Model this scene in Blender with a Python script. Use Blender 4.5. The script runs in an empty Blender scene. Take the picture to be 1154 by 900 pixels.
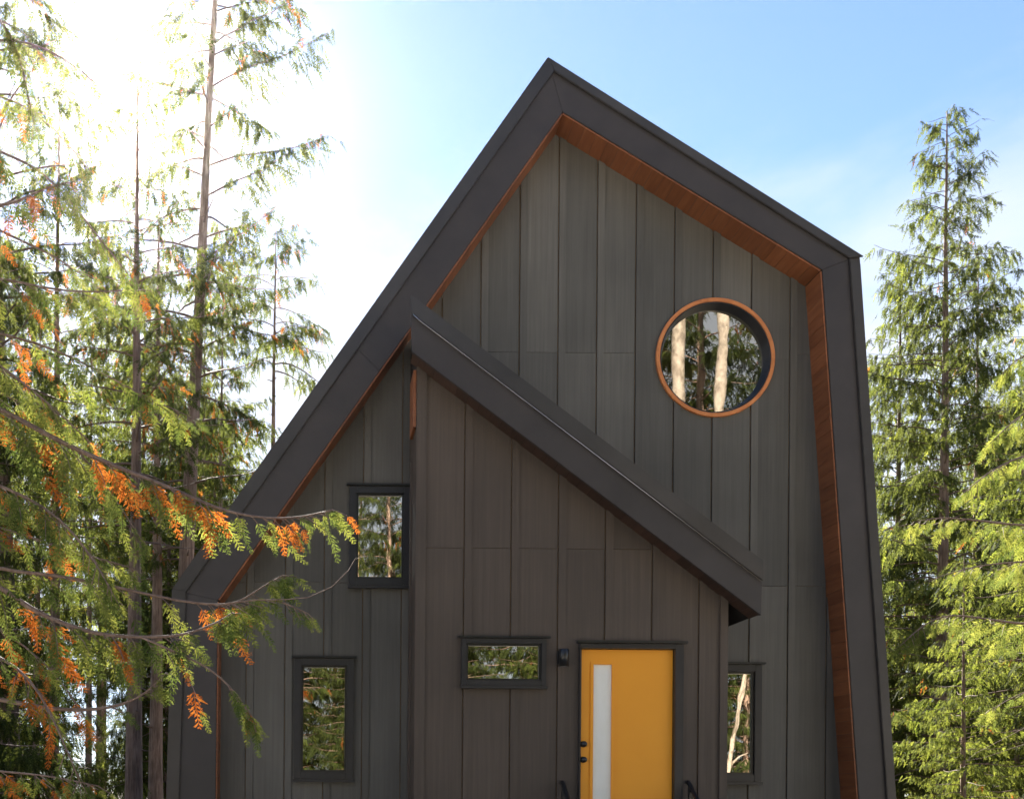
import bpy, bmesh, math, random
import numpy as np
from mathutils import Vector, Matrix

R = math.radians
HAZE = 0.00008
scene = bpy.context.scene
COL = scene.collection

# ------------------------------------------------------------------ camera model (photo is 1154 x 900)
F, CX, CY, EYE, ROLL = 1253.0, 355.0, 890.0, 1.6, 0.45
cr, sr = math.cos(R(ROLL)), math.sin(R(ROLL))


def P(u, v, y):
    """point of the place seen at photo position (u, v), at distance y"""
    a, b = u - CX, CY - v
    a, b = a * cr + b * -sr, a * sr + b * cr
    return Vector((a / F * y, y, EYE + b / F * y))


cam_d = bpy.data.cameras.new('camera')
cam = bpy.data.objects.new('camera', cam_d)
COL.objects.link(cam)
cam.location = (0, 0, EYE)
cam.rotation_mode = 'XYZ'
cam.rotation_euler = (Matrix.Rotation(R(90), 3, 'X') @ Matrix.Rotation(R(ROLL), 3, 'Z')).to_euler()
cam_d.sensor_width = 36
cam_d.lens = F / 1154 * 36
cam_d.shift_x = (577 - CX) / 1154
cam_d.shift_y = (CY - 450) / 1154
cam_d.clip_end = 2000
scene.camera = cam

# ------------------------------------------------------------------ materials
def mat(name):
    m = bpy.data.materials.new(name)
    m.use_nodes = True
    nt = m.node_tree
    nt.nodes.clear()
    out = nt.nodes.new('ShaderNodeOutputMaterial')
    return m, nt, out


def N(nt, typ, **kw):
    n = nt.nodes.new(typ)
    for k, v in kw.items():
        if k.startswith('i_'):
            n.inputs[k[2:].replace('_', ' ')].default_value = v
        else:
            setattr(n, k, v)
    return n


def ramp(nt, src, stops):
    r = nt.nodes.new('ShaderNodeValToRGB')
    els = r.color_ramp.elements
    while len(els) < len(stops):
        els.new(0.5)
    for e, (p, c) in zip(els, stops):
        e.position = p
        e.color = (*c, 1)
    nt.links.new(src, r.inputs['Fac'])
    return r.outputs['Color']


def textured(name, stops, scale=(1, 1, 1), nscale=4.0, detail=8, rough=0.6, bump=0.1, dist=0.004, metallic=0.0,
             island=0.0, second=None, spec=0.5, rough_var=0.0):
    m, nt, out = mat(name)
    tc = N(nt, 'ShaderNodeTexCoord')
    mp = N(nt, 'ShaderNodeMapping')
    mp.inputs['Scale'].default_value = scale
    nt.links.new(tc.outputs['Object'], mp.inputs['Vector'])
    geo = N(nt, 'ShaderNodeNewGeometry')
    vec = mp.outputs['Vector']
    if island:
        off = N(nt, 'ShaderNodeVectorMath', operation='ADD')
        sc = N(nt, 'ShaderNodeMath', operation='MULTIPLY')
        sc.inputs[1].default_value = 57.0
        nt.links.new(geo.outputs['Random Per Island'], sc.inputs[0])
        nt.links.new(vec, off.inputs[0])
        nt.links.new(sc.outputs[0], off.inputs[1])
        vec = off.outputs[0]
    nz = N(nt, 'ShaderNodeTexNoise')
    nz.inputs['Scale'].default_value = nscale
    nz.inputs['Detail'].default_value = detail
    nz.inputs['Roughness'].default_value = 0.65
    nt.links.new(vec, nz.inputs['Vector'])
    col = ramp(nt, nz.outputs['Fac'], stops)
    if second:
        n2 = N(nt, 'ShaderNodeTexNoise')
        n2.inputs['Scale'].default_value = second[0]
        n2.inputs['Detail'].default_value = 5
        nt.links.new(tc.outputs['Object'], n2.inputs['Vector'])
        c2 = ramp(nt, n2.outputs['Fac'], [(0.35, (second[1],) * 3), (0.7, (second[2],) * 3)])
        mx = N(nt, 'ShaderNodeMix', data_type='RGBA', blend_type='MULTIPLY')
        mx.inputs[0].default_value = 1
        nt.links.new(col, mx.inputs[6])
        nt.links.new(c2, mx.inputs[7])
        col = mx.outputs[2]
    if island:
        hs = N(nt, 'ShaderNodeHueSaturation')
        mr = N(nt, 'ShaderNodeMapRange')
        mr.inputs['To Min'].default_value = 1 - island
        mr.inputs['To Max'].default_value = 1 + island
        nt.links.new(geo.outputs['Random Per Island'], mr.inputs['Value'])
        nt.links.new(mr.outputs[0], hs.inputs['Value'])
        nt.links.new(col, hs.inputs['Color'])
        col = hs.outputs[0]
    b = N(nt, 'ShaderNodeBsdfPrincipled')
    b.inputs['Roughness'].default_value = rough
    b.inputs['Metallic'].default_value = metallic
    b.inputs['Specular IOR Level'].default_value = spec
    nt.links.new(col, b.inputs['Base Color'])
    if rough_var:
        mr = N(nt, 'ShaderNodeMapRange')
        mr.inputs['To Min'].default_value = rough - rough_var
        mr.inputs['To Max'].default_value = rough + rough_var
        nt.links.new(nz.outputs['Fac'], mr.inputs['Value'])
        nt.links.new(mr.outputs[0], b.inputs['Roughness'])
    if bump:
        bp = N(nt, 'ShaderNodeBump')
        bp.inputs['Strength'].default_value = bump
        bp.inputs['Distance'].default_value = dist
        nt.links.new(nz.outputs['Fac'], bp.inputs['Height'])
        nt.links.new(bp.outputs[0], b.inputs['Normal'])
    nt.links.new(b.outputs[0], out.inputs[0])
    return m


M = {}
M['siding'] = textured('dark stained siding', [(0.25, (0.088, 0.081, 0.068)), (0.5, (0.110, 0.101, 0.085)), (0.75, (0.134, 0.124, 0.105))],
                       scale=(22, 22, 0.55), nscale=1.6, rough=0.55, bump=0.25, dist=0.003, island=0.2, second=(0.55, 0.72, 1.2))
M['porch_siding'] = textured('siding toned for porch light', [(0.25, (0.064, 0.046, 0.034)), (0.5, (0.080, 0.058, 0.043)), (0.75, (0.099, 0.073, 0.055))],
                             scale=(22, 22, 0.55), nscale=1.6, rough=0.55, bump=0.25, dist=0.003, island=0.1, second=(0.8, 0.82, 1.1))  # same siding as the main wall, porch light put into its colour
M['fascia'] = textured('charcoal painted board', [(0.3, (0.040, 0.033, 0.031)), (0.7, (0.058, 0.048, 0.045))], scale=(1, 1, 1), nscale=2.2,
                       rough=0.5, bump=0.12, dist=0.004, second=(0.6, 0.85, 1.1), rough_var=0.1)
M['flashing'] = textured('charcoal metal flashing', [(0.3, (0.056, 0.050, 0.047)), (0.7, (0.080, 0.072, 0.067))], nscale=1.5, rough=0.38, bump=0.06,
                         dist=0.01, metallic=0.3, second=(0.9, 0.85, 1.1), rough_var=0.08)
M['shaded_soffit'] = textured('shaded soffit boards', [(0.3, (0.045, 0.024, 0.016)), (0.7, (0.085, 0.042, 0.026))], scale=(14, 1.2, 14), nscale=1.2, rough=0.6, island=0.25)  # soffit wood with the shade under the porch roof put into its colour
M['matte_roof'] = textured('matt charcoal edge', [(0.3, (0.030, 0.027, 0.027)), (0.7, (0.042, 0.038, 0.037))], nscale=2, rough=0.9, spec=0.1)
M['drip'] = textured('bare bright metal edge', [(0.3, (0.34, 0.35, 0.38)), (0.7, (0.5, 0.5, 0.53))], nscale=3, rough=0.2, bump=0, metallic=1.0)
M['roof'] = textured('black metal roofing', [(0.3, (0.04, 0.04, 0.042)), (0.7, (0.055, 0.055, 0.057))], nscale=2, rough=0.42, bump=0.05, metallic=0.3)
M['frame'] = textured('black window frame', [(0.3, (0.018, 0.017, 0.020)), (0.7, (0.026, 0.025, 0.028))], nscale=6, rough=0.35, bump=0.03)
M['black_metal'] = textured('black satin metal', [(0.3, (0.012, 0.012, 0.013)), (0.7, (0.02, 0.02, 0.021))], nscale=8, rough=0.28, bump=0.03)
M['copper'] = textured('orange cedar rim', [(0.3, (0.46, 0.15, 0.045)), (0.55, (0.62, 0.22, 0.07)), (0.75, (0.72, 0.29, 0.10))], nscale=7, rough=0.4, bump=0.08)
M['door_paint'] = textured('yellow orange door paint', [(0.3, (0.91, 0.355, 0.016)), (0.7, (0.94, 0.385, 0.022))], nscale=1.2, rough=0.42, bump=0.03, dist=0.002)
M['brightened'] = textured('frosted white glass', [(0.25, (0.90, 0.89, 0.80)), (0.7, (0.96, 0.95, 0.89))], scale=(5, 1, 1.6), nscale=2.2, detail=3, rough=0.06,
                        bump=0.25, dist=0.01, spec=1.0)  # on the door pane the white stands in for a bright reflection
M['tread'] = textured('pale grey step boards', [(0.3, (0.34, 0.31, 0.27)), (0.7, (0.46, 0.43, 0.38))], scale=(0.6, 18, 18), nscale=2, rough=0.7)  # boards kept pale to bounce light up at the door


def wood(name):
    """red cedar boards: grain along the house depth, board joints every 0.14 m along the run stay in the mesh islands"""
    return textured(name, [(0.25, (0.17, 0.055, 0.020)), (0.5, (0.25, 0.085, 0.031)), (0.75, (0.33, 0.122, 0.046))],
                    scale=(14, 1.2, 14), nscale=1.2, rough=0.5, bump=0.15, island=0.16)


M['wood'] = wood('red cedar soffit boards')
M['beam'] = textured('pale fir beam', [(0.3, (0.36, 0.2, 0.09)), (0.7, (0.5, 0.3, 0.14))], scale=(2, 10, 10), nscale=1.5, rough=0.5)
M['bark'] = textured('grey brown bark', [(0.3, (0.12, 0.076, 0.056)), (0.5, (0.28, 0.185, 0.14)), (0.72, (0.43, 0.32, 0.26))],
                     scale=(16, 16, 1.6), nscale=1.5, rough=0.9, bump=0.9, dist=0.03, second=(1.3, 0.6, 1.3))
M['pale_bark'] = textured('pale birch bark', [(0.30, (0.07, 0.05, 0.035)), (0.48, (0.29, 0.24, 0.19)), (0.72, (0.47, 0.41, 0.34))],
                          scale=(4, 4, 2.5), nscale=1.7, rough=0.8, bump=0.5, dist=0.02)
M['twig'] = textured('reddish brown twig bark', [(0.3, (0.10, 0.055, 0.038)), (0.7, (0.25, 0.17, 0.13))], scale=(10, 10, 10), nscale=3, rough=0.7, bump=0.2)
M['ground'] = textured('forest floor of needles and moss', [(0.3, (0.035, 0.024, 0.014)), (0.5, (0.09, 0.062, 0.035)), (0.62, (0.075, 0.085, 0.026)), (0.8, (0.17, 0.13, 0.075))],
                       nscale=1.4, detail=12, rough=0.95, bump=0.8, dist=0.08, second=(0.12, 0.7, 1.2))


def leaf_mat(name, dark, light, trans_d, trans_l, tf=0.5):
    m, nt, out = mat(name)
    geo = N(nt, 'ShaderNodeNewGeometry')
    oi = N(nt, 'ShaderNodeObjectInfo')
    tc = N(nt, 'ShaderNodeTexCoord')
    nz = N(nt, 'ShaderNodeTexNoise')
    nz.inputs['Scale'].default_value = 0.8
    nt.links.new(tc.outputs['Object'], nz.inputs['Vector'])
    a = N(nt, 'ShaderNodeMath', operation='ADD')
    nt.links.new(geo.outputs['Random Per Island'], a.inputs[0])
    nt.links.new(nz.outputs['Fac'], a.inputs[1])
    b = N(nt, 'ShaderNodeMath', operation='MULTIPLY')
    b.inputs[1].default_value = 0.5
    nt.links.new(a.outputs[0], b.inputs[0])
    c1 = ramp(nt, b.outputs[0], [(0.2, dark), (0.75, light)])
    c2 = ramp(nt, b.outputs[0], [(0.2, trans_d), (0.75, trans_l)])
    hs1 = N(nt, 'ShaderNodeHueSaturation')
    mr = N(nt, 'ShaderNodeMapRange')
    mr.inputs['To Min'].default_value = 0.8
    mr.inputs['To Max'].default_value = 1.2
    nt.links.new(oi.outputs['Random'], mr.inputs['Value'])
    nt.links.new(mr.outputs[0], hs1.inputs['Value'])
    nt.links.new(c1, hs1.inputs['Color'])
    p = N(nt, 'ShaderNodeBsdfPrincipled')
    p.inputs['Roughness'].default_value = 0.75
    p.inputs['Specular IOR Level'].default_value = 0.06
    nt.links.new(hs1.outputs[0], p.inputs['Base Color'])
    t = N(nt, 'ShaderNodeBsdfTranslucent')
    nt.links.new(c2, t.inputs['Color'])
    mx = N(nt, 'ShaderNodeMixShader')
    mx.inputs[0].default_value = tf
    nt.links.new(p.outputs[0], mx.inputs[1])
    nt.links.new(t.outputs[0], mx.inputs[2])
    nt.links.new(mx.outputs[0], out.inputs[0])
    return m


M['leaf'] = leaf_mat('cedar green foliage', (0.022, 0.036, 0.013), (0.070, 0.086, 0.028), (0.060, 0.085, 0.016), (0.175, 0.195, 0.045))
M['leaf_light'] = leaf_mat('cedar yellow green foliage', (0.05, 0.075, 0.018), (0.12, 0.138, 0.035), (0.13, 0.18, 0.02), (0.33, 0.345, 0.06), 0.5)
M['leaf_dead'] = leaf_mat('cedar dead orange foliage', (0.16, 0.05, 0.016), (0.30, 0.11, 0.03), (0.34, 0.09, 0.018), (0.60, 0.24, 0.04))

M['near_leaf'] = leaf_mat('near cedar green foliage', (0.03, 0.055, 0.014), (0.09, 0.12, 0.03), (0.08, 0.12, 0.022), (0.20, 0.235, 0.055))  # near copies of the leaf colours, raised in place of more sunlight
M['near_light'] = leaf_mat('near cedar yellow green foliage', (0.05, 0.078, 0.022), (0.125, 0.142, 0.045), (0.16, 0.20, 0.03), (0.36, 0.365, 0.07), 0.5)
M['near_dead'] = leaf_mat('near cedar rust orange foliage', (0.24, 0.065, 0.014), (0.42, 0.14, 0.03), (0.38, 0.09, 0.015), (0.64, 0.22, 0.035), 0.5)


def glass_mat(name, refl, tint):
    m, nt, out = mat(name)
    g = N(nt, 'ShaderNodeBsdfGlossy')
    g.inputs['Roughness'].default_value = 0.0
    g.inputs['Color'].default_value = (0.95, 0.90, 0.80, 1)
    t = N(nt, 'ShaderNodeBsdfTransparent')
    t.inputs['Color'].default_value = (*tint, 1)
    nz = N(nt, 'ShaderNodeTexNoise')
    nz.inputs['Scale'].default_value = 1.6
    tc = N(nt, 'ShaderNodeTexCoord')
    nt.links.new(tc.outputs['Object'], nz.inputs['Vector'])
    bp = N(nt, 'ShaderNodeBump')
    bp.inputs['Strength'].default_value = 0.05
    bp.inputs['Distance'].default_value = 0.02
    nt.links.new(nz.outputs['Fac'], bp.inputs['Height'])
    nt.links.new(bp.outputs[0], g.inputs['Normal'])
    mx = N(nt, 'ShaderNodeMixShader')
    mx.inputs[0].default_value = refl
    nt.links.new(t.outputs[0], mx.inputs[1])
    nt.links.new(g.outputs[0], mx.inputs[2])
    nt.links.new(mx.outputs[0], out.inputs[0])
    return m


M['glass'] = glass_mat('window glass', 0.37, (0.75, 0.75, 0.72))
M['clear_glass'] = glass_mat('clear roof glass', 0.1, (0.92, 0.92, 0.92))
M['interior'] = textured('timber interior wall', [(0.3, (0.16, 0.10, 0.05)), (0.7, (0.26, 0.17, 0.09))], nscale=1, rough=0.8)

# ------------------------------------------------------------------ object helpers
def link(name, verts, faces, m, parent=None, smooth=False, mats=None, midx=None):
    me = bpy.data.meshes.new(name)
    me.from_pydata([tuple(v) for v in verts], [], faces)
    for mm in (mats or [m]):
        me.materials.append(mm)
    if midx is not None:
        me.polygons.foreach_set('material_index', midx)
    if smooth:
        me.polygons.foreach_set('use_smooth', [True] * len(me.polygons))
    me.update()
    o = bpy.data.objects.new(name, me)
    COL.objects.link(o)
    if parent:
        o.parent = parent
        o.matrix_parent_inverse = Matrix.Translation(-parent.location)
    return o


def empty(name, loc, label, cat, group=None):
    o = bpy.data.objects.new(name, None)
    o.empty_display_size = 0.3
    COL.objects.link(o)
    o.location = loc
    o['label'] = label
    o['category'] = cat
    if group:
        o['group'] = group
    return o


class MB:
    """collects shapes and links them as one mesh object"""
    def __init__(s):
        s.v, s.f = [], []

    def prism(s, poly, y0, y1):
        """polygon in (x, z) extruded between depths y0 < y1"""
        n, b = len(poly), len(s.v)
        s.v += [(x, y0, z) for x, z in poly] + [(x, y1, z) for x, z in poly]
        area = sum(poly[i][0] * poly[(i + 1) % n][1] - poly[(i + 1) % n][0] * poly[i][1] for i in range(n))
        fr = list(range(b, b + n))
        bk = list(range(b + n, b + 2 * n))
        if area < 0:
            s.f += [tuple(reversed(fr)), tuple(bk)]
        else:
            s.f += [tuple(fr), tuple(reversed(bk))]
        for i in range(n):
            j = (i + 1) % n
            q = (b + i, b + n + i, b + n + j, b + j)
            s.f.append(tuple(reversed(q)) if area < 0 else q)
        return s

    def box(s, x0, x1, y0, y1, z0, z1):
        return s.prism([(x0, z0), (x1, z0), (x1, z1), (x0, z1)], y0, y1)

    def tube(s, pts, rad, sides=8, cap=True):
        pts = [Vector(p) for p in pts]
        rads = rad if hasattr(rad, '__len__') else [rad] * len(pts)
        b0 = len(s.v)
        up = Vector((0.31, 0.17, 0.93))
        for i, p in enumerate(pts):
            d = (pts[min(i + 1, len(pts) - 1)] - pts[max(i - 1, 0)]).normalized()
            if abs(d.dot(up)) > 0.98:
                up = Vector((0.93, 0.1, 0.31))
            a = d.cross(up).normalized()
            c = a.cross(d)
            for k in range(sides):
                t = 2 * math.pi * k / sides
                s.v.append(tuple(p + (a * math.cos(t) + c * math.sin(t)) * rads[i]))
        for i in range(len(pts) - 1):
            for k in range(sides):
                k2 = (k + 1) % sides
                s.f.append((b0 + i * sides + k, b0 + i * sides + k2, b0 + (i + 1) * sides + k2, b0 + (i + 1) * sides + k))
        if cap:
            s.f.append(tuple(b0 + k for k in reversed(range(sides))))
            s.f.append(tuple(b0 + (len(pts) - 1) * sides + k for k in range(sides)))
        return s

    def lathe_y(s, c, prof, seg=64, closed=True):
        """profile of (radius, y) swept round the axis through (cx, cz) along y"""
        b = len(s.v)
        n = len(prof)
        for k in range(seg):
            t = 2 * math.pi * k / seg
            for r, y in prof:
                s.v.append((c[0] + r * math.cos(t), y, c[1] + r * math.sin(t)))
        for k in range(seg):
            k2 = (k + 1) % seg
            for i in range(n if closed else n - 1):
                j = (i + 1) % n
                s.f.append((b + k * n + i, b + k * n + j, b + k2 * n + j, b + k2 * n + i))
        return s

    def build(s, name, m, parent=None, smooth=False, bevel=0.0):
        o = link(name, s.v, s.f, m, parent, smooth)
        if bevel:
            bm = bmesh.new()
            bm.from_mesh(o.data)
            bmesh.ops.bevel(bm, geom=list(bm.edges), offset=bevel, segments=2, affect='EDGES', clamp_overlap=True)
            bm.to_mesh(o.data)
            bm.free()
        return o


def clip(poly, inside):
    """Sutherland-Hodgman against convex polygon 'inside' (counter-clockwise)"""
    out = poly
    n = len(inside)
    for i in range(n):
        a, b = inside[i], inside[(i + 1) % n]
        src, out = out, []
        def side(p): return (b[0] - a[0]) * (p[1] - a[1]) - (b[1] - a[1]) * (p[0] - a[0])
        for k in range(len(src)):
            p, q = src[k], src[(k + 1) % len(src)]
            sp, sq = side(p), side(q)
            if sp >= 0:
                out.append(p)
            if (sp >= 0) != (sq >= 0):
                t = sp / (sp - sq)
                out.append((p[0] + t * (q[0] - p[0]), p[1] + t * (q[1] - p[1])))
        if not out:
            return []
    return out


def xz(u, v, y):
    p = P(u, v, y)
    return (p.x, p.z)


def lerp2(a, b, t):
    return (a[0] + (b[0] - a[0]) * t, a[1] + (b[1] - a[1]) * t)


# ------------------------------------------------------------------ the house
YF, YW, YP, YPF, YB = 11.34, 11.70, 10.90, 10.62, 20.2    # main fascia, main wall, porch wall, porch fascia, back of the house
house = empty('timber_house', (2.6, YW, 0), 'dark timber clad house with steep asymmetric gable and round window', 'house')


def down(a, b, z):
    """continue the line a-b down to height z"""
    t = (z - a[1]) / (b[1] - a[1])
    return lerp2(a, b, t)


O = [None, xz(194, 664, YF), xz(617, 66, YF), xz(969, 288, YF), None]
I = [None, xz(245, 676, YF), xz(634, 126, YF), xz(926.7, 304, YF), None]
O[0] = down(O[1], xz(187.5, 900, YF), -0.3)
O[4] = down(O[3], xz(1009, 900, YF), -0.3)
I[0] = down(I[1], xz(242.6, 900, YF), -0.3)
I[4] = down(I[3], xz(968, 900, YF), -0.3)

# roof shell: two slopes and the two leaning side walls, one thick skin
roof = MB()
SK = (0.42, 0.9, 16.6, 19.2)                   # roof window added to light the rafters: along the right slope, along the depth
def slope_piece(a, t0, t1):
    return [lerp2(O[a], O[a + 1], t0), lerp2(O[a], O[a + 1], t1), lerp2(I[a], I[a + 1], t1), lerp2(I[a], I[a + 1], t0)]
for a in range(4):
    if a == 2:
        roof.prism(slope_piece(a, 0, SK[0]), YF + 0.05, YB)
        roof.prism(slope_piece(a, SK[1], 1), YF + 0.05, YB)
        roof.prism(slope_piece(a, SK[0], SK[1]), YF + 0.05, SK[2])
        roof.prism(slope_piece(a, SK[0], SK[1]), SK[3], YB)
    else:
        roof.prism(slope_piece(a, 0, 1), YF + 0.05, YB)
roof = roof.build('roof', M['roof'], house)
seam = MB()
for a in (1, 2):
    d = Vector((O[a + 1][0] - O[a][0], O[a + 1][1] - O[a][1]))
    n = Vector((-d.y, d.x)).normalized() * 0.035
    y = YF + 0.5
    while y < YB:
        if a == 2 and SK[2] - 0.1 < y < SK[3] + 0.1:
            y += 0.42
            continue
        seam.prism([O[a], O[a + 1], (O[a + 1][0] + n.x, O[a + 1][1] + n.y), (O[a][0] + n.x, O[a][1] + n.y)], y, y + 0.025)
        y += 0.42
seam.build('standing_seam', M['roof'], roof)
sk = MB()
q = slope_piece(2, SK[0] + 0.004, SK[1] - 0.004)
sk.prism([lerp2(q[0], q[3], 0.1), lerp2(q[1], q[2], 0.1), lerp2(q[1], q[2], 0.14), lerp2(q[0], q[3], 0.14)], SK[2] + 0.01, SK[3] - 0.01)
sk.build('added_roof_window', M['clear_glass'], roof)

# fascia boards, mitred, split in a few lengths with fine joints
for a in range(4):
    f = MB()
    cuts = {0: [0, 1], 1: [0, 0.47, 1], 2: [0, 1], 3: [0, 0.62, 1]}[a]
    L = math.dist(O[a], O[a + 1])
    for s, e in zip(cuts, cuts[1:]):
        g = 0.0010 / L
        s2, e2 = s + g, e - g
        f.prism([lerp2(O[a], O[a + 1], s2), lerp2(O[a], O[a + 1], e2), lerp2(I[a], I[a + 1], e2), lerp2(I[a], I[a + 1], s2)], YF, YF + 0.045)
    f.build('fascia', M['fascia'], house, bevel=0.003)

# outer metal flashing over the fascia
T = [None, xz(210, 667, YF), xz(623.8, 82, YF), xz(956, 292, YF), None]
T[0] = lerp2(O[0], I[0], 0.22)
T[4] = lerp2(O[4], I[4], 0.24)
for a in range(4):
    f = MB()
    oa, ob = O[a], O[a + 1]
    if a == 2:
        d = Vector((ob[0] - oa[0], ob[1] - oa[1])).normalized()
        ob = (ob[0] + d.x * 0.035, ob[1] + d.y * 0.035)
    if a == 3:
        oa = lerp2(lerp2(O[3], O[4], 0.012), I[3], 0.03)
    f.prism([oa, ob, T[a + 1], T[a]], YF - 0.03, YF - 0.002)
    f.build('flashing', M['flashing'], house, bevel=0.006)

# soffits: cedar boards lining the overhang
WZ = YW + 0.03
for a in range(4):
    f = MB()
    d = Vector((I[a + 1][0] - I[a][0], I[a + 1][1] - I[a][1]))
    L = d.length
    d.normalize()
    n = Vector((d.y, -d.x))                      # into the opening
    s = 0.012
    rnd = random.Random(a)
    while s < L - 0.012:
        e = min(s + 0.135, L - 0.01)
        q = [(I[a][0] + d.x * t + n.x * h, I[a][1] + d.y * t + n.y * h) for t, h in ((s, 0.002), (e - 0.003, 0.002), (e - 0.003, 0.016), (s, 0.016))]
        f.prism(q, YF + 0.012, WZ)
        s = e
    f.build('soffit', M['wood'], house)

# main wall: panels, battens and shadow gaps
gable = [I[0], I[4], I[3], I[2], I[1]]
ring_c = P(807.2, 401.6, YW - 0.045)
RC = (ring_c.x, ring_c.z)
HOLE = 0.592
ref = P(673, 350, YW).x
SP = 0.4065
rects = {}
def win_rect(u0, v0, u1, v1, y):
    a, b = P(u0, v1, y), P(u1, v0, y)
    return (a.x, b.x, a.z, b.z)
W_UP = win_rect(393, 549, 463, 660, YW)
W_LOW = win_rect(331, 742, 399, 877, YW)
W_R = win_rect(806, 749, 857, 880, YW)
W_P = win_rect(519, 720, 615, 772, YP)


def strip_minus_circle(x0, x1, z0, z1, c, r):
    """pieces of the strip outside the circle"""
    if x1 <= c[0] - r or x0 >= c[0] + r or z1 <= c[1] - r or z0 >= c[1] + r:
        return [[(x0, z0), (x1, z0), (x1, z1), (x0, z1)]]
    xs = sorted({x0 + (x1 - x0) * i / 16 for i in range(17)} | {x for x in (c[0] - r, c[0] + r) if x0 < x < x1}
                | {x for i in range(9) for x in (c[0] - r * math.cos(i * 0.05), c[0] + r * math.cos(i * 0.05)) if x0 < x < x1})
    arc = [(x, math.sqrt(max(0, r * r - (x - c[0]) ** 2))) for x in xs]
    out = []
    if z1 > c[1]:
        out.append([(x, c[1] + h) for x, h in arc] + [(x1, z1), (x0, z1)])
    if z0 < c[1]:
        out.append([(x0, z0), (x1, z0)] + [(x, c[1] - h) for x, h in reversed(arc)])
    return out


def rect_minus_rects(x0, x1, z0, z1, holes):
    todo = [(x0, x1, z0, z1)]
    for hx0, hx1, hz0, hz1 in holes:
        nxt = []
        for a0, a1, b0, b1 in todo:
            if hx1 <= a0 or hx0 >= a1 or hz1 <= b0 or hz0 >= b1:
                nxt.append((a0, a1, b0, b1))
                continue
            if b0 < hz0: nxt.append((a0, a1, b0, hz0))
            if b1 > hz1: nxt.append((a0, a1, hz1, b1))
            c0, c1 = max(b0, hz0), min(b1, hz1)
            if a0 < hx0: nxt.append((a0, hx0, c0, c1))
            if a1 > hx1: nxt.append((hx1, a1, c0, c1))
        todo = nxt
    return todo


def shrink(r, d=0.03):
    return (r[0] + d, r[1] - d, r[2] + d, r[3] - d)


def cladding(poly, x_ref, y, x_min, x_max, holes, circle, seams, batt=0.072, SP=SP):
    m = MB()
    k0 = math.floor((x_min - x_ref) / SP) - 1
    k1 = math.ceil((x_max - x_ref) / SP) + 1
    for k in range(k0, k1 + 1):
        x = x_ref + k * SP
        # dark shadow gap on the left of the batten is a real gap: the panel stops 9 mm short
        for (a, b, yy) in ((x, x + batt, y - 0.015), (x + batt + 0.002, x + SP - 0.010, y)):
            zc = [-0.3] + seams(a, b) + [12] if yy == y else [-0.3, 12]
            for z0, z1 in zip(zc, zc[1:]):
                for r in rect_minus_rects(a, b, z0 + 0.002, z1 - 0.002, holes):
                    for pc in (strip_minus_circle(*r, *circle) if circle else [[(r[0], r[2]), (r[1], r[2]), (r[1], r[3]), (r[0], r[3])]]):
                        # the arc pieces are not convex: clip works against the convex gable
                        c = clip(pc, poly)
                        if len(c) > 2:
                            cc = [c[0]]
                            for p in c[1:]:
                                if math.dist(p, cc[-1]) > 1e-5:
                                    cc.append(p)
                            if math.dist(cc[0], cc[-1]) < 1e-5:
                                cc.pop()
                            if len(cc) > 2:
                                m.prism(cc, yy, y + 0.012)
    return m


zs1 = P(600, 397, YW).z
zs2 = P(860, 660, YW).z
cl = cladding(gable, ref, YW, I[0][0], I[4][0], [shrink(W_UP), shrink(W_LOW), shrink(W_R)], (RC, HOLE),
              lambda a, b: [zs2] + ([zs1] if b < RC[0] - HOLE - 0.05 or a > RC[0] + HOLE + 0.05 else []))
main_wall = cl.build('wall', M['siding'], house)
# sheathing behind the cladding, with the window openings left open
sh = MB()
xs = sorted({I[0][0], I[4][0], *[RC[0] + HOLE * math.cos(t * math.pi / 12) for t in range(13)]})
step = 0.3
x = I[0][0]
edges = []
while x < I[4][0]:
    edges.append(x)
    x += step
edges = sorted(set(edges + xs))
for a, b in zip(edges, edges[1:]):
    for r in rect_minus_rects(a, b, -0.3, 12, [shrink(W_UP), shrink(W_LOW), shrink(W_R)]):
        for pc in strip_minus_circle(*r, RC, HOLE + 0.004):
            c = clip(pc, gable)
            cc = []
            for p in c:
                if not cc or math.dist(p, cc[-1]) > 1e-5:
                    cc.append(p)
            if len(cc) > 2:
                sh.prism(cc, YW + 0.013, YW + 0.06)
sh.build('sheathing', M['interior'], main_wall)

# rear wall with a tall glazed opening, floor and ceiling beams that show through the round window
rear = MB()
for r in rect_minus_rects(I[0][0], I[4][0], -0.3, 12, []):
    c = clip([(r[0], r[2]), (r[1], r[2]), (r[1], r[3]), (r[0], r[3])], gable)
    if len(c) > 2:
        rear.prism(c, YB - 0.15, YB - 0.02)
rear.build('rear_wall', M['siding'], house)
fl = MB()
fl.box(I[1][0] + 0.05, I[3][0], YW + 0.07, YB - 0.16, 3.05, 3.3)
fl.build('upper_floor', M['interior'], house)
for y in (YW + 0.75, YW + 2.6, YW + 4.5):
    b = MB()
    n = Vector((I[3][0] - I[2][0], I[3][1] - I[2][1])).normalized()
    dn = Vector((n.y, -n.x))
    a0 = Vector(I[2]) + dn * 0.02 + n * 0.2
    a1 = Vector(I[3]) + dn * 0.02 - n * 0.06
    b.prism([tuple(a0), tuple(a1), tuple(a1 + dn * 0.3), tuple(a0 + dn * 0.3)], y, y + 0.14)
    b.build('rafter', M['beam'], house)


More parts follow.
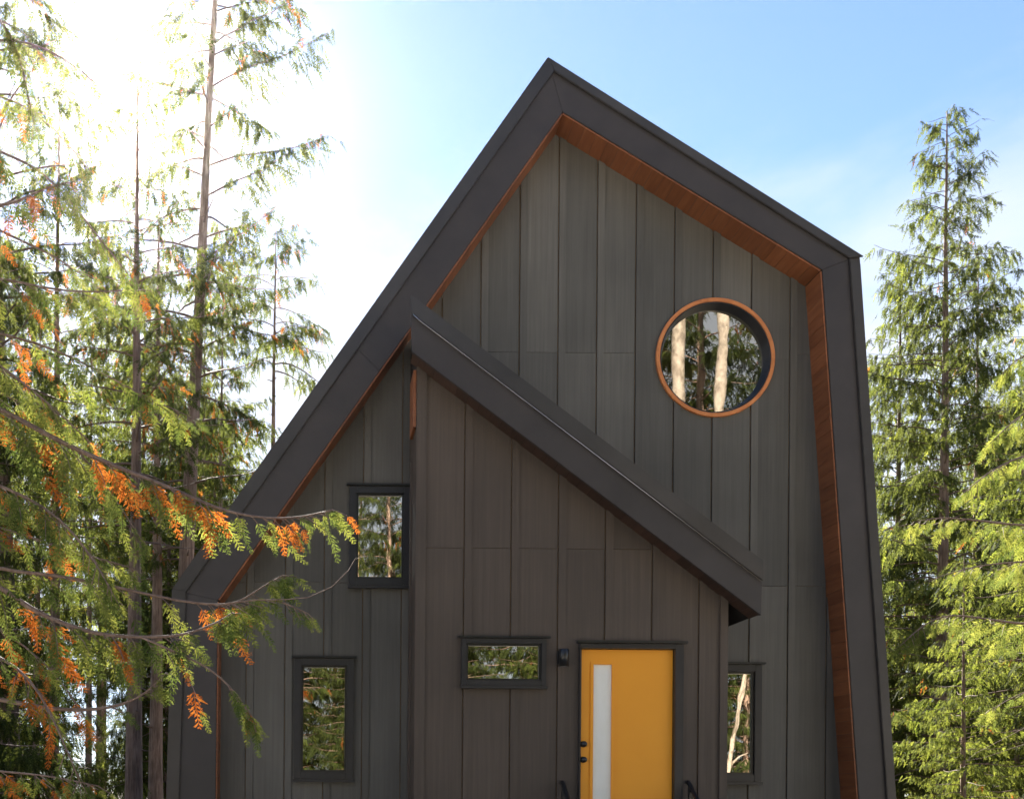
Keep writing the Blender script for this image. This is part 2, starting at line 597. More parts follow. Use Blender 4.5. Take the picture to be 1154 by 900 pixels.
def window(name, rect, y, fw=0.075, proud=0.05, glass_back=0.02, turn=0.0, head=0.03):
    """frame standing proud of the cladding, sash inside it, pane, head flashing and sill"""
    x0, x1, z0, z1 = rect
    f = MB()
    yf = y - proud
    f.box(x0, x0 + fw, yf, y + 0.04, z0, z1)
    f.box(x1 - fw, x1, yf, y + 0.04, z0, z1)
    f.box(x0 + fw, x1 - fw, yf, y + 0.04, z1 - fw, z1)
    f.box(x0 + fw, x1 - fw, yf, y + 0.04, z0, z0 + fw)
    w = f.build(name, M['frame'], house, bevel=0.005)
    s = MB()
    g = 0.02
    a0, a1, b0, b1 = x0 + fw, x1 - fw, z0 + fw, z1 - fw
    ys = yf + 0.028
    s.box(a0, a0 + g, ys, y + 0.03, b0, b1)
    s.box(a1 - g, a1, ys, y + 0.03, b0, b1)
    s.box(a0 + g, a1 - g, ys, y + 0.03, b1 - g, b1)
    s.box(a0 + g, a1 - g, ys, y + 0.03, b0, b0 + g)
    s.build('sash', M['black_metal'], w, bevel=0.003)
    p = MB()
    p.box(a0 + g - 0.004, a1 - g + 0.004, y + glass_back - 0.016, y + glass_back - 0.012, b0 + g - 0.004, b1 - g + 0.004)
    # no real pane sits perfectly square in its frame
    p.v = [(vx, vy + (vx - a0) * turn, vz) for vx, vy, vz in p.v]
    p.build('pane', M['glass'], w)
    h = MB()
    h.prism([(x0 - head, z1 + 0.002), (x1 + head, z1 + 0.002), (x1 + head, z1 + 0.022), (x0 - head, z1 + 0.022)], yf - 0.03, y - 0.023)
    h.build('head_flashing', M['black_metal'], w, bevel=0.003)
    s = MB()
    s.box(x0 - 0.01, x1 + 0.01, yf - 0.02, y - 0.023, z0 - 0.032, z0 - 0.002)
    s.build('sill', M['frame'], w, bevel=0.004)
    return w


window('window', W_UP, YW, turn=-0.055, glass_back=0.036)
window('window', W_LOW, YW)
window('window', W_R, YW)

# round window: cedar rim, deep black reveal, glass
rw = MB()
rw.lathe_y(RC, [(0.625, YW + 0.005), (0.625, YW - 0.028), (0.621, YW - 0.033), (0.588, YW - 0.033), (0.584, YW - 0.028), (0.584, YW + 0.005)], 96)
rw = rw.build('round_window', M['copper'], house, smooth=False)
sl = MB()
sl.lathe_y(RC, [(0.582, YW - 0.024), (0.582, YW + 0.13), (0.538, YW + 0.13), (0.538, YW + 0.08), (0.572, YW - 0.024)], 96)
sl.build('reveal', M['frame'], rw, smooth=False)
gl = MB()
n = 96
gl.v = [(RC[0] + 0.55 * math.cos(2 * math.pi * k / n), YW + 0.086, RC[1] + 0.55 * math.sin(2 * math.pi * k / n)) for k in range(n)]
gl.f = [tuple(range(n))]
gl.build('pane', M['glass'], rw)

# ------------------------------------------------------------------ entrance bay with its lean-to roof
pt0, pt1 = xz(463, 333, YPF), xz(859, 632, YPF)      # top edge of the roof
pm0, pm1 = xz(463, 354, YPF), xz(859, 655, YPF)      # drip line
pb0, pb1 = xz(464, 396, YPF), xz(858, 693, YPF)      # bottom edge of the fascia
PX0, PX1 = P(468, 640, YP).x, P(819, 780, YP).x


def on(a, b, x):
    return a[1] + (b[1] - a[1]) * (x - a[0]) / (b[0] - a[0])


pr = MB()
px_ = PX0 + 0.004
pr.prism([(px_, on(pt0, pt1, px_) - 0.01), pt1, (pt1[0], pb1[1] + 0.02), (px_, on(pb0, pb1, px_) + 0.02)], YPF + 0.045, YW - 0.024)
porch_roof = pr.build('porch_roof', M['matte_roof'], house)
# the fascia board below the drip line
L = math.dist(pm0, pm1)
f = MB()
for s, e in ((0, 1),):
    g = 0.002 / L
    f.prism([lerp2(pb0, pb1, s + g), lerp2(pb0, pb1, e - g), lerp2(pm0, pm1, e - g), lerp2(pm0, pm1, s + g)], YPF, YPF + 0.044)
f.build('porch_fascia', M['fascia'], house, bevel=0.003)
f = MB()
f.prism([pm0, pm1, pt1, pt0], YPF - 0.03, YPF - 0.002)
fl_ = f.build('porch_flashing', M['flashing'], house, bevel=0.005)
f = MB()
k0 = xz(457, 361, YPF - 0.035)
k1 = xz(474, 362, YPF - 0.035)
k2 = xz(858, 654.5, YPF - 0.035)
f.tube([(pm0[0] + 0.02, YPF - 0.035, pm0[1] - 0.015), (k1[0], YPF - 0.035, k1[1]), (k2[0], YPF - 0.035, k2[1])], 0.0042, 8)
f.build('drip_edge', M['drip'], fl_, smooth=True)
f = MB()
for z in range(4):
    zt = on(pb0, pb1, PX0) - 0.015 - z * 0.14
    f.box(PX0 - 0.032, PX0 - 0.004, YP + 0.0, YP + 0.40, zt - 0.137, zt)
f.build('corner_board', M['wood'], house)
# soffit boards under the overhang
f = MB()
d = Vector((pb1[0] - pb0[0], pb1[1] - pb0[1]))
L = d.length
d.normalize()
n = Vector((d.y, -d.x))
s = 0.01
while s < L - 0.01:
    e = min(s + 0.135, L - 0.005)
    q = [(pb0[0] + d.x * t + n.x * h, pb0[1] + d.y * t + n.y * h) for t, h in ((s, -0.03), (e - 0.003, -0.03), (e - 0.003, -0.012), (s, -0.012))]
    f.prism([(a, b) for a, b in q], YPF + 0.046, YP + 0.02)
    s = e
f.build('porch_soffit', M['shaded_soffit'], house)
# body
ZT0, ZT1 = on(pb0, pb1, PX0), on(pb0, pb1, PX1)
D_ = win_rect(650, 726, 769, 1000, YP)
door_floor = P(700, 965, YP).z
D_ = (D_[0], D_[1], door_floor - 0.03, D_[3])
poly = [(PX0 + 0.012, -0.3), (PX1 - 0.012, -0.3), (PX1 - 0.012, ZT1 - 0.002 + 0.03), (PX0 + 0.012, ZT0 - 0.002 + 0.03)]
cl = cladding(poly, P(522, 800, YP).x, YP, PX0, PX1, [shrink(W_P), shrink(D_)], None, lambda a, b: [P(500, 617, YP).z], batt=0.075, SP=53.0 / F * YP)
for a, b in ((PX0, PX0 + 0.10), (PX1 - 0.075, PX1)):
    cl.prism(clip([(a, -0.3), (b, -0.3), (b, 12), (a, 12)], [(PX0, -0.4), (PX1, -0.4), (PX1, ZT1 + 0.028), (PX0, ZT0 + 0.028)]), YP - 0.026, YP + 0.013)
porch_wall = cl.build('porch_wall', M['porch_siding'], house)
sh = MB()
for r in rect_minus_rects(PX0 + 0.02, PX1 - 0.02, -0.3, 12, [shrink(W_P), shrink(D_)]):
    c = clip([(r[0], r[2]), (r[1], r[2]), (r[1], r[3]), (r[0], r[3])], poly)
    if len(c) > 2:
        sh.prism(c, YP + 0.014, YP + 0.05)
sh.build('sheathing', M['interior'], porch_wall)
for x0, x1, zt in ((PX0, PX0 + 0.05, ZT0), (PX1 - 0.05, PX1, ZT1)):
    s = MB()
    s.prism([(x0, -0.3), (x1, -0.3), (x1, on(pb0, pb1, x1) + 0.03), (x0, on(pb0, pb1, x0) + 0.03)], YP + 0.052, YW - 0.024)
    y = YP + 0.4
    while y < YW - 0.15:
        xx = x0 - 0.02 if x0 == PX0 else x1 + 0.001
        s.box(xx, xx + 0.019, y, y + 0.07, -0.3, min(on(pb0, pb1, x0), on(pb0, pb1, x1)) - 0.75)
        y += SP
    s.build('porch_side_wall', M['porch_siding'], house)
w = window('window', W_P, YP, fw=0.05, head=0.035)

# door
dx0, dx1, dz0, dz1 = D_
door_l, door_r = P(652.5, 860, YP).x, P(758, 860, YP).x
door_t = P(705, 731.5, YP).z
fr = MB()
fr.box(dx0, door_l - 0.004, YP - 0.05, YP + 0.12, dz0, dz1)
fr.box(door_r + 0.004, dx1, YP - 0.05, YP + 0.12, dz0, dz1)
fr.box(door_l - 0.004, door_r + 0.004, YP - 0.05, YP + 0.12, door_t + 0.004, dz1)
fr.box(door_l - 0.004, door_r + 0.004, YP - 0.06, YP + 0.12, dz0 - 0.02, dz0 + 0.02)
frame = fr.build('door_frame', M['frame'], house, bevel=0.004)
h = MB()
h.box(dx0 - 0.03, dx1 + 0.03, YP - 0.085, YP - 0.028, dz1 + 0.002, dz1 + 0.026)
h.build('head_flashing', M['black_metal'], frame, bevel=0.003)
gx0, gx1 = P(668.5, 830, YP).x, P(689.5, 830, YP).x
gz1 = P(680, 748, YP).z
gz0 = dz0 + 0.28
YD = YP + 0.02
d = MB()
for r in rect_minus_rects(door_l, door_r, dz0 + 0.022, door_t, [(gx0, gx1, gz0, gz1)]):
    d.box(r[0], r[1], YD, YD + 0.045, r[2], r[3])
door = d.build('door', M['door_paint'], house)
t = MB()
for r in rect_minus_rects(gx0 - 0.03, gx1 + 0.03, gz0 - 0.03, gz1 + 0.03, [(gx0 + 0.002, gx1 - 0.002, gz0 + 0.002, gz1 - 0.002)]):
    t.box(r[0], r[1], YD - 0.013, YD - 0.001, r[2], r[3])
t.build('glazing_bead', M['door_paint'], door, bevel=0.004)
p = MB()
p.box(gx0 - 0.001, gx1 + 0.001, YD + 0.012, YD + 0.03, gz0, gz1)
p.build('pane', M['brightened'], door)
for v, nm in ((838, 'deadbolt'), (855.5, 'door_knob')):
    c = P(657.5, v, YP)
    k = MB()
    k.lathe_y((c.x, c.z), [(0.001, YD - 0.001), (0.030, YD - 0.001), (0.031, YD - 0.012), (0.014, YD - 0.016), (0.013, YD - 0.032),
                           (0.024, YD - 0.038), (0.029, YD - 0.052), (0.024, YD - 0.066), (0.001, YD - 0.070)], 28, closed=False)
    k.build(nm, M['black_metal'], door, smooth=True)

# wall lamp by the door
c = P(632, 742, YP)
lamp = empty('wall_lamp', (c.x, YP - 0.02, c.z), 'small black cylinder lamp on the wall between small window and yellow door', 'wall lamp')
k = MB()
k.box(c.x - 0.045, c.x - 0.001, YP - 0.05, YP - 0.023, c.z - 0.06, c.z + 0.075)
k.build('back_plate', M['black_metal'], lamp, bevel=0.004)
k = MB()
for (z0, z1, r) in ((-0.085, 0.085, 0.047),):
    ring = []
    for zz, rr in ((z0, r - 0.006), (z0, r), (z1 - 0.006, r), (z1, r - 0.006), (z1, 0.001)):
        ring.append((rr, zz))
    seg = 32
    b = len(k.v)
    for i in range(seg):
        t = 2 * math.pi * i / seg
        for rr, zz in ring:
            k.v.append((c.x + 0.01 + rr * math.cos(t), YP - 0.10 + rr * math.sin(t), c.z + zz))
    nn = len(ring)
    for i in range(seg):
        j = (i + 1) % seg
        for q in range(nn - 1):
            k.f.append((b + i * nn + q, b + j * nn + q, b + j * nn + q + 1, b + i * nn + q + 1))
k.build('shade', M['black_metal'], lamp, smooth=True)
k = MB()
k.tube([(c.x + 0.01, YP - 0.10, c.z - 0.083), (c.x + 0.01, YP - 0.10, c.z - 0.07)], 0.040, 24)
k.build('diffuser', M['brightened'], lamp)

# steps and handrails
steps = empty('entrance_steps', (2.65, 8.9, 0), 'grey board entrance steps climbing to the yellow door', 'steps')
nst = 5
rise = door_floor / nst
xl, xr = P(634, 879, YP).x, P(776, 879, YP).x
for i in range(nst - 1):
    z = door_floor - 0.02 - i * rise
    y1 = YP - 0.07 - i * 0.285
    s = MB()
    s.box(xl - 0.03, xr + 0.03, y1 - 0.30, y1 - 0.152, z - 0.04, z)
    s.box(xl - 0.03, xr + 0.03, y1 - 0.146, y1, z - 0.04, z)
    s.build('tread', M['tread'], steps, bevel=0.004)
for x in (xl - 0.07, xr + 0.032):
    s = MB()
    y0, y1 = YP - 0.07, YP - 0.07 - nst * 0.285
    b = len(s.v)
    pl = [(y0, door_floor - 0.03), (y0, door_floor - 0.32), (y1 + 0.2, 0.0), (y1, 0.0), (y1 + 0.0, 0.08)]
    n_ = len(pl)
    s.v += [(x, y, z) for y, z in pl] + [(x + 0.038, y, z) for y, z in pl]
    s.f += [tuple(range(b, b + n_)), tuple(reversed(range(b + n_, b + 2 * n_)))]
    for q in range(n_):
        r_ = (q + 1) % n_
        s.f.append((b + q, b + n_ + q, b + n_ + r_, b + r_))
    s.build('stringer', M['frame'], steps)
for (u, lab) in ((634, 'black metal handrail on the lamp side of the yellow door'), (776, 'black metal handrail on the hinge side of the yellow door')):
    a = P(u, 881, YP - 0.06)
    hr = empty('handrail', (a.x, a.y, 0), lab, 'handrail', 'handrails of the entrance steps')
    sl_ = -rise / 0.285
    end = Vector((a.x, a.y - 1.35, a.z - 1.35 * rise / 0.285))
    k = MB()
    k.tube([a + Vector((0, 0.03, 0)), a, end, end + Vector((0, -0.08, -0.01))], 0.022, 10)
    k.build('rail', M['black_metal'], hr, smooth=True)
    for t in (0.04, 0.55, 0.97):
        pp = a.lerp(end, t)
        k = MB()
        k.box(pp.x - 0.02, pp.x + 0.02, pp.y - 0.02, pp.y + 0.02, max(0, pp.z - 0.92), pp.z - 0.01)
        k.build('post', M['black_metal'], hr)

# ------------------------------------------------------------------ ground
def ground():
    n = 120
    xs = np.sign(np.linspace(-1, 1, n)) * np.abs(np.linspace(-1, 1, n)) ** 2.2 * 600
    ys = xs.copy()
    rs = np.random.RandomState(3)
    X, Y = np.meshgrid(xs, ys)
    Z = 0.10 * np.sin(X * 0.35 + 1.3) * np.cos(Y * 0.28) + 0.05 * np.sin(X * 1.1) * np.sin(Y * 0.9 + 0.4)
    Z += rs.uniform(-0.02, 0.02, X.shape)
    near = np.clip((np.hypot(X - 2.5, Y - 11) - 6) / 12, 0, 1)
    Z = Z * near - 0.03
    v = np.stack([X, Y, Z], -1).reshape(-1, 3)
    f = [(i * n + j, i * n + j + 1, (i + 1) * n + j + 1, (i + 1) * n + j) for i in range(n - 1) for j in range(n - 1)]
    o = link('ground', v.tolist(), f, M['ground'], smooth=True)
    o['kind'] = 'structure'


ground()
dr = MB()
out_ = [(-9, 5.5), (-6.5, 7.6), (1.0, 8.0), (6.5, 7.8), (12, 6), (22, 2), (28, -6), (24, -13), (12, -15.5), (2, -16), (-9, -15), (-20, -12), (-22, -3), (-13, 2.5)]  # unseen pale ground, added to bounce sunlight onto the house front
M['gravel'] = textured('pale bounce gravel', [(0.3, (0.46, 0.42, 0.35)), (0.5, (0.62, 0.57, 0.48)), (0.72, (0.74, 0.69, 0.60))], nscale=30, detail=6, rough=0.95, bump=0.6, dist=0.02, second=(0.5, 0.8, 1.1))
dv = link('bounce_gravel', [(x, y, 0.02) for x, y in out_] + [(x * 1.03, y * 1.03, -0.2) for x, y in out_],
          [tuple(range(len(out_) - 1, -1, -1))] + [(i, (i + 1) % len(out_), len(out_) + (i + 1) % len(out_), len(out_) + i) for i in range(len(out_))], M['gravel'])
dv['kind'] = 'structure'

# ------------------------------------------------------------------ trees
def unit(a):
    return a / np.maximum(np.linalg.norm(a, axis=-1, keepdims=True), 1e-9)


def spray_template(pairs, lobes):
    """a flat drooping cedar spray along +x in the xy plane (length 1): one thin midrib and pairs of tapering leaflets"""
    q = []
    def rhomb(p, d, l, w, z=0.0):
        p, d = np.array(p, float), np.array(d, float)
        d /= np.linalg.norm(d)
        n = np.array([-d[1], d[0], 0])
        tip = p + d * l + np.array([0, 0, z])
        m = p + d * l * 0.45 + np.array([0, 0, z * 0.3])
        q.append([p, m - n * w, tip, m + n * w])
    rhomb((0, 0, 0), (1, 0, 0), 1.0, 0.018 if lobes else 0.028)
    for i in range(pairs):
        s = 0.08 + 0.84 * i / (pairs - 1)
        l = (0.36 if lobes else 0.30) * (1 - 0.75 * s ** 1.6) * (0.75 + 0.25 * math.sin(i * 2.1))
        for sg in (-1, 1):
            d = np.array([0.72, sg * (0.75 if lobes else 0.65), 0])
            b = np.array([s + (0.02 if sg > 0 else 0), 0, 0])
            rhomb(b, d, l, (0.020 if lobes else 0.034) + 0.01 * (1 - s), -0.06 * l)
            if lobes:
                dn = d / np.linalg.norm(d)
                for t, e in ((0.3, 1), (0.45, -1), (0.62, 1), (0.72, -1)):
                    dd = dn * 0.8 + np.array([-dn[1], dn[0], 0]) * 0.6 * e
                    rhomb(b + dn * l * t, dd, l * 0.30 * (1.1 - t * 0.6), 0.013, -0.02 * l)
    return np.array(q)            # (Q, 4, 3)


SPRAY = spray_template(7, False)
SPRAY_FINE = spray_template(9, True)


def sprays_mesh(name, pos, direc, normal, length, midx, template, mats):
    """one mesh of many sprays"""
    x = unit(direc)
    y = unit(np.cross(normal, x))
    z = np.cross(x, y)
    fr = np.stack([x, y, z], 1) * length[:, None, None]              # (n,3,3)
    n, Q = len(pos), len(template)
    vr = np.random.RandomState(n)
    loc = np.repeat(template[None], n, 0)
    loc[..., 1] *= vr.uniform(0.6, 1.25, (n, Q, 1))                      # every leaflet its own length
    bend = vr.normal(-0.10, 0.14, (n, 1, 1))
    sway = vr.normal(0.0, 0.12, (n, 1, 1))
    loc[..., 2] += bend * loc[..., 0] ** 2 + vr.normal(0, 0.03, (n, Q, 1)) * np.abs(loc[..., 1]) * 6
    loc[..., 1] += sway * loc[..., 0] ** 2
    V = np.einsum('nqvk,nkj->nqvj', loc, fr) + pos[:, None, None, :]
    V = V.reshape(-1, 3)
    me = bpy.data.meshes.new(name)
    nv, nf = len(V), n * Q
    me.vertices.add(nv)
    me.vertices.foreach_set('co', V.astype(np.float32).ravel())
    me.loops.add(nv)
    me.loops.foreach_set('vertex_index', np.arange(nv, dtype=np.int32))
    me.polygons.add(nf)
    me.polygons.foreach_set('loop_start', np.arange(0, nv, 4, dtype=np.int32))
    for mm in mats:
        me.materials.append(mm)
    me.polygons.foreach_set('material_index', np.repeat(midx, Q).astype(np.int32))
    me.update(calc_edges=True)
    return me


LEAVES = [M['leaf'], M['leaf_light'], M['leaf_dead']]


def limb_points(rs, base, az, L, rise0, droop, tipup, n=9):
    s = np.linspace(0, 1, n)
    r = L * s
    z = rise0 * r - droop * L * s ** 1.6 + tipup * L * np.maximum(s - 0.6, 0) ** 1.5
    wob = np.cumsum(rs.normal(0, 0.045, n)) * L * 0.25
    wob[0] = 0
    x = np.cos(az) * r - np.sin(az) * wob
    y = np.sin(az) * r + np.cos(az) * wob
    return base + np.stack([x, y, z], -1)


def sample(pts, s):
    n = len(pts)
    t = np.clip(s, 0, 1) * (n - 1)
    i = np.minimum(t.astype(int), n - 2)
    f = (t - i)[:, None]
    return pts[i] * (1 - f) + pts[i + 1] * f, unit(pts[i + 1] - pts[i])


def limb_sprays(rs, pts, L, out, spacing, blen, flen, hang, light, dead, start=0.2):
    """branchlets left and right of a limb, each carrying hanging sprays"""
    nb = max(4, int(L * (1 - start) / spacing))
    s = np.sort(rs.uniform(start, 1.0, nb))
    p, d = sample(pts, s)
    side = np.where(rs.rand(nb) < 0.5, -1.0, 1.0)
    h = unit(np.cross(d, np.array([0, 0, 1.0])))
    bd = unit(d * 0.65 + h * side[:, None] * rs.uniform(0.45, 1.0, nb)[:, None] + np.array([0, 0, -0.1]))
    bl = blen * L * (1.1 - 0.75 * s) * rs.uniform(0.5, 1.2, nb) + 0.10
    patch_dead = rs.rand(nb) < dead
    patch_light = rs.rand(nb) < light
    for k in range(nb):
        nf = max(2, int(bl[k] / (flen * 0.42)))
        t = (np.arange(nf) + rs.rand(nf)) / nf
        q = p[k] + bd[k] * (bl[k] * t)[:, None] + np.array([0, 0, -1.0]) * (hang * 0.35 * bl[k] * t ** 1.7)[:, None]
        fd = unit(bd[k] * rs.uniform(0.2, 0.9, nf)[:, None] + np.array([0, 0, -1.0]) * rs.uniform(0.35, 1.3, nf)[:, None] * hang
                  + rs.normal(0, 0.2, (nf, 3)))
        nn = unit(rs.normal(0, 0.55, (nf, 3)) + np.array([0, 0, 0.6]) + bd[k] * 0.5)
        ln = flen * rs.uniform(0.6, 1.35, nf)
        mi = np.full(nf, 2 if patch_dead[k] else (1 if patch_light[k] else 0))
        fl = rs.rand(nf)
        mi = np.where(fl < 0.25 * dead, 2, mi)
        out.append((q, fd, nn, ln, mi))


def conifer(seed, H, r0, base_t, Lmax, n_limbs, flen=0.3, spacing=0.11, blen=0.22, hang=1.0, light=0.25, dead=0.05, droop=0.35, rise=0.25,
            shape='cone', bark='bark', lean=(0, 0), bare=4, sparse=1.0):
    """trunk, limb and crown mesh data, base at the origin"""
    rs = np.random.RandomState(seed)
    n = 14
    t = np.linspace(0, 1, n)
    tr = np.stack([lean[0] * t ** 1.3 + np.cumsum(rs.normal(0, 0.012, n)) * H * 0.04, lean[1] * t + np.cumsum(rs.normal(0, 0.012, n)) * H * 0.04, H * t], -1)
    tr -= tr[0]
    tr[0, 2] = -0.25
    mb = MB()
    rad = r0 * (1 - 0.93 * t ** 0.9)
    rad[0] *= 1.35
    rad[1] *= 1.03
    mb.tube([Vector(p) for p in tr], list(rad), 10)
    trunk = (mb.v, mb.f)
    lb = MB()
    out = []
    for k in range(n_limbs + bare):
        isbare = k >= n_limbs
        u = (k + rs.rand()) / n_limbs if not isbare else rs.uniform(-0.9, 0.05)
        u = min(u, 0.995)
        hh = base_t + (0.997 - base_t) * u if not isbare else base_t * rs.uniform(0.35, 1.0)
        p0 = sample(tr, np.array([hh]))[0][0]
        az = k * 2.399 + rs.normal(0, 0.5)
        if shape == 'cone':
            L = Lmax * (0.10 + 0.90 * (1 - u) ** 0.85) * rs.uniform(0.55, 1.15) * (0.65 + 0.35 * min(1, u / 0.15) if not isbare else 1)
        else:
            L = Lmax * (0.35 + 0.65 * math.sin(math.pi * min(1, 0.2 + 0.8 * u))) * rs.uniform(0.45, 1.2)
        if isbare:
            L *= rs.uniform(0.3, 0.6)
        pts = limb_points(rs, p0, az, L, rise + 0.35 * max(0, u), droop * rs.uniform(0.6, 1.4), 0.5)
        lr = max(0.006, r0 * 0.16 * (1 - 0.75 * max(u, 0)))
        lb.tube([Vector(p) for p in pts], list(np.linspace(lr, 0.004, len(pts))), 5, cap=False)
        if not isbare and rs.rand() < sparse:
            limb_sprays(rs, pts, L, out, spacing, blen, flen, hang, light, dead)
    pos, fd, nn, ln, mi = [np.concatenate(a) for a in zip(*out)]
    crown = sprays_mesh('crown', pos, fd, nn, ln, mi, SPRAY, LEAVES)
    def mk(nm, vf, m):
        me = bpy.data.meshes.new(nm)
        me.from_pydata([tuple(v) for v in vf[0]], [], vf[1])
        me.materials.append(m)
        me.polygons.foreach_set('use_smooth', [True] * len(me.polygons))
        me.update()
        return me
    o = len(trunk[0])
    both = (trunk[0] + lb.v, trunk[1] + [tuple(i + o for i in q) for q in lb.f])
    tm = mk('trunk', both, M[bark])
    tm.materials.append(M['twig' if bark == 'bark' else bark])
    tm.polygons.foreach_set('material_index', [0] * len(trunk[1]) + [1] * len(lb.f))
    return {'trunk': tm, 'crown': crown}


def plant(kit, name, x, y, rz, s, label, cat='tree', group=None, z=-0.05, sz=None):
    t = empty(name, (x, y, z), label, cat, group)
    t.rotation_euler.z = rz
    t.scale = (s, s, sz or s)
    for nm, me in kit.items():
        o = bpy.data.objects.new(nm, me)
        COL.objects.link(o)
        o.parent = t
    return t


def ux(u, y):
    return (u - CX) / F * y


# prototypes
KIT = {
    'tall': conifer(11, 24, 0.22, 0.14, 3.2, 110, flen=0.36, spacing=0.055, blen=0.28, light=0.22, dead=0.015, shape='tall', hang=1.1),
    'slim': conifer(12, 19, 0.16, 0.33, 2.1, 84, flen=0.32, spacing=0.055, blen=0.28, light=0.3, dead=0.015, shape='tall', hang=1.1),
    'cone': conifer(13, 17, 0.19, 0.05, 4.2, 230, flen=0.27, spacing=0.047, blen=0.24, light=0.12, dead=0.004, hang=1.2, rise=0.22, droop=0.42),
    'young': conifer(14, 11, 0.10, 0.03, 2.4, 90, flen=0.30, spacing=0.055, blen=0.28, light=0.4, dead=0.006, hang=1.1),
    'bare': conifer(15, 15, 0.14, 0.76, 1.9, 30, flen=0.26, spacing=0.045, light=0.1, dead=0.02, shape='tall', bare=5, droop=0.75, rise=0.3),
    'lit': conifer(16, 14, 0.16, 0.06, 3.6, 110, flen=0.28, spacing=0.055, blen=0.28, light=0.5, dead=0.004, hang=1.0, rise=0.1, droop=0.3),
    'birch': conifer(17, 22, 0.27, 0.78, 3.0, 24, flen=0.36, spacing=0.07, light=0.6, dead=0.02, shape='tall', bark='pale_bark', bare=0),
    'poor': conifer(18, 23, 0.22, 0.30, 2.35, 90, flen=0.27, spacing=0.04, blen=0.3, light=0.15, dead=0.03, shape='tall', hang=0.9, lean=(0.9, 0.0), sparse=0.75),
    'old': conifer(19, 17, 0.22, 0.42, 2.4, 56, flen=0.30, spacing=0.05, blen=0.3, light=0.15, dead=0.05, shape='tall', hang=1.0, sparse=0.78, bare=12),
}
WOODS = ('tall', 'slim', 'cone', 'young')

# left of the house
plant(KIT['old'], 'cedar_tree', ux(151, 20), 20, 0.4, 0.85, 'grey brown trunk rising straight through the orange sprays left of the house')
plant(KIT['poor'], 'cedar_tree', ux(197, 23), 23, 0.0, 1.0, 'tall leaning cedar beside the sun with long drooping limbs over the sky')
plant(KIT['slim'], 'cedar_tree', ux(246, 27), 27, 2.2, 0.72, 'thin leafy cedar between the leaning cedar and the bare stemmed one')
plant(KIT['bare'], 'cedar_tree', ux(306, 31), 31, 1.0, 1.16, 'slim bare stemmed cedar with a small crown just left of the gable')
plant(KIT['slim'], 'cedar_tree', ux(60, 22), 22, 2.5, 0.85, 'broad dense cedar at the left edge under the sun')
plant(KIT['cone'], 'cedar_tree', ux(-62, 17), 17, 0.9, 0.74, 'bushy cedar half cut off by the left edge of the picture')
plant(KIT['young'], 'cedar_tree', ux(205, 30), 30, 0.3, 0.95, 'short green cedar low beside the left roof edge')
plant(KIT['slim'], 'cedar_tree', ux(100, 25), 25, 0.2, 0.62, 'short crowned green cedar filling the gap between the two left trunks and the picture edge')
plant(KIT['poor'], 'cedar_tree', ux(15, 18), 18, 2.9, 0.9, 'tall thin crowned cedar at the left edge against the sun glow')
plant(KIT['cone'], 'cedar_tree', ux(190, 30), 30, 2.2, 0.72, 'bushy green cedar behind the leaning trunk near the left roof edge')
plant(KIT['young'], 'cedar_tree', ux(40, 22), 22, 4.0, 1.0, 'young cedar with a pointed top in the left woods below the sun glow')
# right of the house
plant(KIT['cone'], 'cedar_tree', ux(1060, 24), 24, 0.0, 0.93, 'tall pointed cedar standing clear against the sky right of the house', sz=0.965)
plant(KIT['cone'], 'cedar_tree', ux(1012, 26), 26, 1.9, 0.70, 'shorter cedar close to the right wall of the house', sz=0.83)
plant(KIT['lit'], 'cedar_tree', ux(1190, 19), 19, 2.4, 0.8, 'sunlit yellow green cedar at the right edge behind the near limbs')
plant(KIT['cone'], 'cedar_tree', ux(1108, 31), 31, 2.0, 0.74, 'broad green cedar between the pointed cedar and the right edge')
plant(KIT['tall'], 'cedar_tree', ux(1030, 36), 36, 4.0, 0.55, 'dim cedar seen in the gap between the house wall and the pointed cedar')
plant(KIT['slim'], 'cedar_tree', ux(1150, 29), 29, 0.8, 0.72, 'slender dark cedar behind the sunlit limbs at right')

rs = np.random.RandomState(5)
def woods(n, u0, u1, y0, y1, s0, s1, kinds, label, group):
    for i in range(n):
        y = y0 + (y1 - y0) * (i + rs.rand()) / n
        u = rs.uniform(u0, u1)
        plant(KIT[kinds[rs.randint(len(kinds))]], 'cedar_tree', ux(u, y), y, rs.uniform(0, 6.28), rs.uniform(s0, s1), label, 'tree', group)


woods(34, -330, 250, 27, 48, 0.72, 0.95, ('slim', 'slim', 'old', 'cone'), 'dark trunked cedar deep in the woods left of the house', 'trees deep in the left woods')
woods(4, -250, 185, 24, 40, 0.35, 0.5, ('young', 'young', 'cone'), 'low young cedar filling the gaps between the left trunks', 'young cedars among the left trunks')
woods(23, 1000, 1450, 28, 62, 0.62, 0.95, ('slim', 'cone', 'young'), 'shaded cedar deep in the woods right of the house', 'trees deep in the right woods')
woods(7, 1030, 1290, 17, 26, 0.35, 0.55, ('young', 'lit'), 'low young cedar in the undergrowth right of the house', 'young cedars right of the house')
